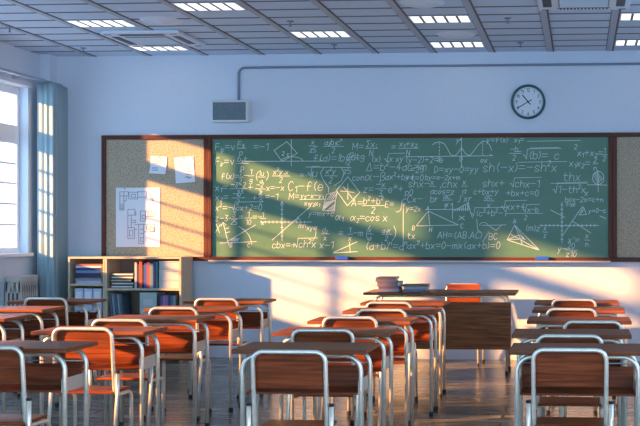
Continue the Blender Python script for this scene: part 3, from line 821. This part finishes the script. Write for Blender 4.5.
# ================================================================== STUDENT CHAIRS AND DESKS
RT = .0108
def make_chair(label):
    t = thing('student_chair', label, 'chair', (0, 0, 0), 0, 'student chairs')
    hw = .171
    # back hoop that runs on forward under the seat and down as the two front legs
    half = [(-hw, .275, .008), (-hw, .268, .400), (-hw, .040, .405), (-hw, .0, .788)]
    pts = half + [(hw, .0, .788), (hw, .040, .405), (hw, .268, .400), (hw, .275, .008)]
    a = fillet(pts[:], .045, 6)
    bm = B(); tube(bm, a, RT, 10); obj('back_hoop', bm, M['steel'], t)
    for s in (-1, 1):
        bm = B(); tube(bm, [(s * (hw + .0242), .024, .538), (s * (hw + .0242), .024, .42), (s * (hw + .0242), -.045, .008)], RT, 10)
        leg = obj('rear_leg', bm, M['steel'], t)
        bm = B(); cyl(bm, s * (hw + .0242), .024, .534, .546, RT + .002, 12); obj('end_cap', bm, M['rubber'], leg)
        bm = B(); tube(bm, [(s * (hw + .0242), -.0425, .030), (s * (hw + .0242), -.0455, .0)], RT + .003, 10); obj('rubber_foot', bm, M['rubber'], leg)
        bm = B(); cyl(bm, s * hw, .275, 0, .032, RT + .003, 12); obj('rubber_foot', bm, M['rubber'], t)
    bm = B(); box(bm, -.168, .168, .028, .262, .4125, .428, .006, 3); obj('seat', bm, M['wood'], t)
    # backrest board, slightly hollowed, fixed on the sitter's side of the hoop
    bm = B(); n = 10; f, k = [], []
    for i in range(n + 1):
        x = -.166 + .332 * i / n; cv = .010 * (1 - (x / .166) ** 2)
        f.append([bm.verts.new((x, .0185 + yy - cv * .6, zz)) for zz, yy in ((.615, .016), (.793, -.003))])
        k.append([bm.verts.new((x, .0305 + yy - cv * .6, zz)) for zz, yy in ((.615, .016), (.793, -.003))])
    for i in range(n):
        bm.faces.new((f[i][0], f[i + 1][0], f[i + 1][1], f[i][1])); bm.faces.new((k[i][0], k[i][1], k[i + 1][1], k[i + 1][0]))
        bm.faces.new((f[i][1], f[i + 1][1], k[i + 1][1], k[i][1])); bm.faces.new((f[i][0], k[i][0], k[i + 1][0], f[i + 1][0]))
    bm.faces.new((f[0][0], f[0][1], k[0][1], k[0][0])); bm.faces.new((f[n][0], k[n][0], k[n][1], f[n][1]))
    obj('backrest', bm, M['wood'], t)
    return t

def hoop(hw, y, zt):
    bm = B(); tube(bm, fillet([(-hw, y, .02), (-hw, y, zt), (hw, y, zt), (hw, y, .02)], .075, 8), .0120, 10)
    return bm
def make_desk(label):
    t = thing('student_desk', label, 'desk', (0, 0, 0), 0, 'student desks')
    bm = B(); box(bm, -.337, .337, 0, .36, .739, .761, .004, 2); obj('desk_top', bm, M['top_wood'], t)
    hw = .300
    for y in (.062, .298):
        h = obj('leg_frame', hoop(hw, y, .7255), M['steel'], t)
        for s in (-1, 1):
            bm = B(); cyl(bm, s * hw, y, 0, .034, .0165, 14); obj('rubber_foot', bm, M['rubber'], h)
    tr = B(); box(tr, -.285, .285, .076, .284, .530, .540)
    tray = obj('book_tray', tr, M['wood'], t)
    bm = B(); box(bm, -.285, .285, .274, .284, .541, .652, .002, 1); obj('tray_back', bm, M['wood'], tray)
    for s in (-1, 1):
        a, c_ = (s * .287, s * .291); bm = B(); box(bm, min(a, c_), max(a, c_), .052, .31, .532, .602); obj('tray_side', bm, M['tray_metal'], tray)
    bm = B(); tube(bm, [(-.287, .300, .664), (.287, .300, .664)], .004, 8); obj('tray_rod', bm, M['tray_dark'], tray)
    return t

COLN = {'R': 'in the column under the clock', 'M': "in the column before the teacher's desk", 'L': 'in the column before the bookcases', 'W': 'in the column beside the window'}
ORD = {5: 'first', 4: 'second', 3: 'third', 2: 'fourth', 1: 'fifth'}
DESKS = [('R', 1, -.012, 5.28), ('R', 2, -.048, 6.07), ('R', 3, -.006, 6.96), ('R', 4, -.011, 7.85), ('R', 5, -.028, 8.63),
         ('M', 1, -1.385, 5.24), ('M', 2, -1.425, 6.09), ('M', 3, -1.417, 6.85), ('M', 4, -1.370, 7.67), ('M', 5, -1.411, 8.50),
         ('L', 1, -2.885, 5.21), ('L', 2, -2.84, 6.06), ('L', 3, -2.831, 6.90), ('L', 4, -2.873, 7.76), ('L', 5, -2.90, 8.63),
         ('W', 3, -4.130, 6.90), ('W', 4, -4.266, 7.67), ('W', 5, -4.326, 8.52)]
proto = None
for c, r_, x, y in DESKS:
    lb = 'wooden student desk, %s from the chalkboard %s' % (ORD[r_], COLN[c])
    if proto is None: proto = make_desk(lb); proto.location = (x, y, 0)
    else: dup(proto, (x, y, 0), 0, lb)
CHAIRS = [('R', 1, -.048, 5.08), ('R', 2, -.056, 5.72), ('R', 3, .077, 6.58), ('R', 4, -.060, 7.59), ('R', 5, -.048, 8.56),
          ('M', 1, -1.345, 4.92), ('M', 2, -1.436, 5.95), ('M', 3, -1.463, 6.80), ('M', 4, -1.378, 7.43), ('M', 5, -1.455, 8.15),
          ('L', 1, -2.83, 4.99), ('L', 2, -2.82, 5.96), ('L', 3, -2.845, 6.51), ('L', 4, -2.885, 7.50), ('L', 5, -2.905, 8.47), ('W', 5, -4.30, 8.44)]
pc = None
for c, r_, x, y in CHAIRS:
    lb = 'student chair, %s from the chalkboard %s' % (ORD[r_], COLN[c])
    if pc is None: pc = make_chair(lb); pc.location = (x, y, 0)
    else: dup(pc, (x, y, 0), 0, lb)

# teacher's place
dup(pc, (-1.165, 10.80, 0), PI, "chair behind the teacher's desk, facing the class", 'student chairs')
t = thing('teacher_desk', 'long wooden teacher desk with front panel and two book stacks', 'desk', (-1.295, 9.86, 0))
bm = B(); box(bm, -.705, .705, 0, .56, .737, .761, .004, 2); obj('desk_top', bm, M['panel_wood'], t)
for y in (.10, .44):
    h = obj('leg_frame', hoop(.62, y, .7235), M['steel'], t)
    for s in (-1, 1):
        bm = B(); cyl(bm, s * .62, y, 0, .034, .0165, 14); obj('rubber_foot', bm, M['rubber'], h)
bm = B(); box(bm, -.66, .66, .064, .086, .235, .672, .003, 1); obj('front_panel', bm, M['panel_wood'], t)

def stack(x, y, rows, grp):
    z = .7615
    for w, d, h, nm, c, dx, rot, lb in rows:
        book(lb, (x + dx, y, z), (w, d, h - .0005), colour(nm, c), True, rot, group=grp, spine=True); z += h
stack(-1.795, 9.98, [(.19, .26, .030, 'tb1', (.20, .22, .30), .012, 0, 'grey blue book lowest of the tall stack on the teacher desk'), (.185, .26, .018, 'tb2', (.17, .07, .17), .010, .03, 'purple book second from bottom in the tall teacher-desk stack'),
                    (.195, .26, .045, 'tb3', (.17, .14, .15), .002, -.05, 'thick brown book third in the tall teacher-desk stack'), (.185, .25, .022, 'tb4', (.26, .20, .22), -.016, .06, 'dusty mauve book second from top, tall teacher-desk stack'),
                    (.19, .25, .020, 'tb5', (.15, .12, .15), -.012, .03, 'dark mauve book topmost of the tall teacher-desk stack')], 'tall book stack')
stack(-1.548, 10.02, [(.215, .25, .022, 'tb6', (.16, .18, .24), .006, .04, 'slate book lowest of the short stack on teacher desk'), (.21, .25, .024, 'tb7', (.36, .38, .44), .004, -.03, 'pale grey book in the middle of the short stack'),
                    (.24, .25, .018, 'tb8', (.19, .13, .08), 0, .02, 'brown book topmost of the short stack on teacher desk')], 'short book stack')

# ================================================================== LIGHT, CAMERA
w = bpy.data.worlds.new('sky'); sc.world = w; w.use_nodes = True
bg = w.node_tree.nodes['Background']; bg.inputs[0].default_value = (.37, .67, 1.0, 1); bg.inputs[1].default_value = 2.15
sun = bpy.data.lights.new('low_sun', 'SUN'); sun.energy = 14; sun.color = (1, .435, .13); sun.angle = math.radians(1.5)
so = bpy.data.objects.new('low_sun', sun); C.objects.link(so)
dv = Vector((1, 1 / 2.18, -.286)); so.rotation_euler = dv.to_track_quat('-Z', 'Y').to_euler(); so.location = (XL - 6, 4, 5)

cam = bpy.data.cameras.new('camera'); co = bpy.data.objects.new('camera', cam); C.objects.link(co)
co.location = (0, 0, 1.366); co.rotation_euler = (PI / 2, 0, math.radians(3.7703))
cam.sensor_width = 36; cam.lens = 60.75; cam.shift_x = -.29504; cam.shift_y = .0219; cam.clip_end = 200
sc.camera = co
sc.view_settings.view_transform = 'Standard'; sc.view_settings.look = 'None'; sc.view_settings.gamma = 1; sc.view_settings.exposure = .95
sc.view_settings.use_curve_mapping = False
try: sc.cycles.use_denoising = True
except Exception: pass
sc.cycles.max_bounces = 10; sc.cycles.diffuse_bounces = 6; sc.cycles.transparent_max_bounces = 12; sc.cycles.caustics_reflective = False
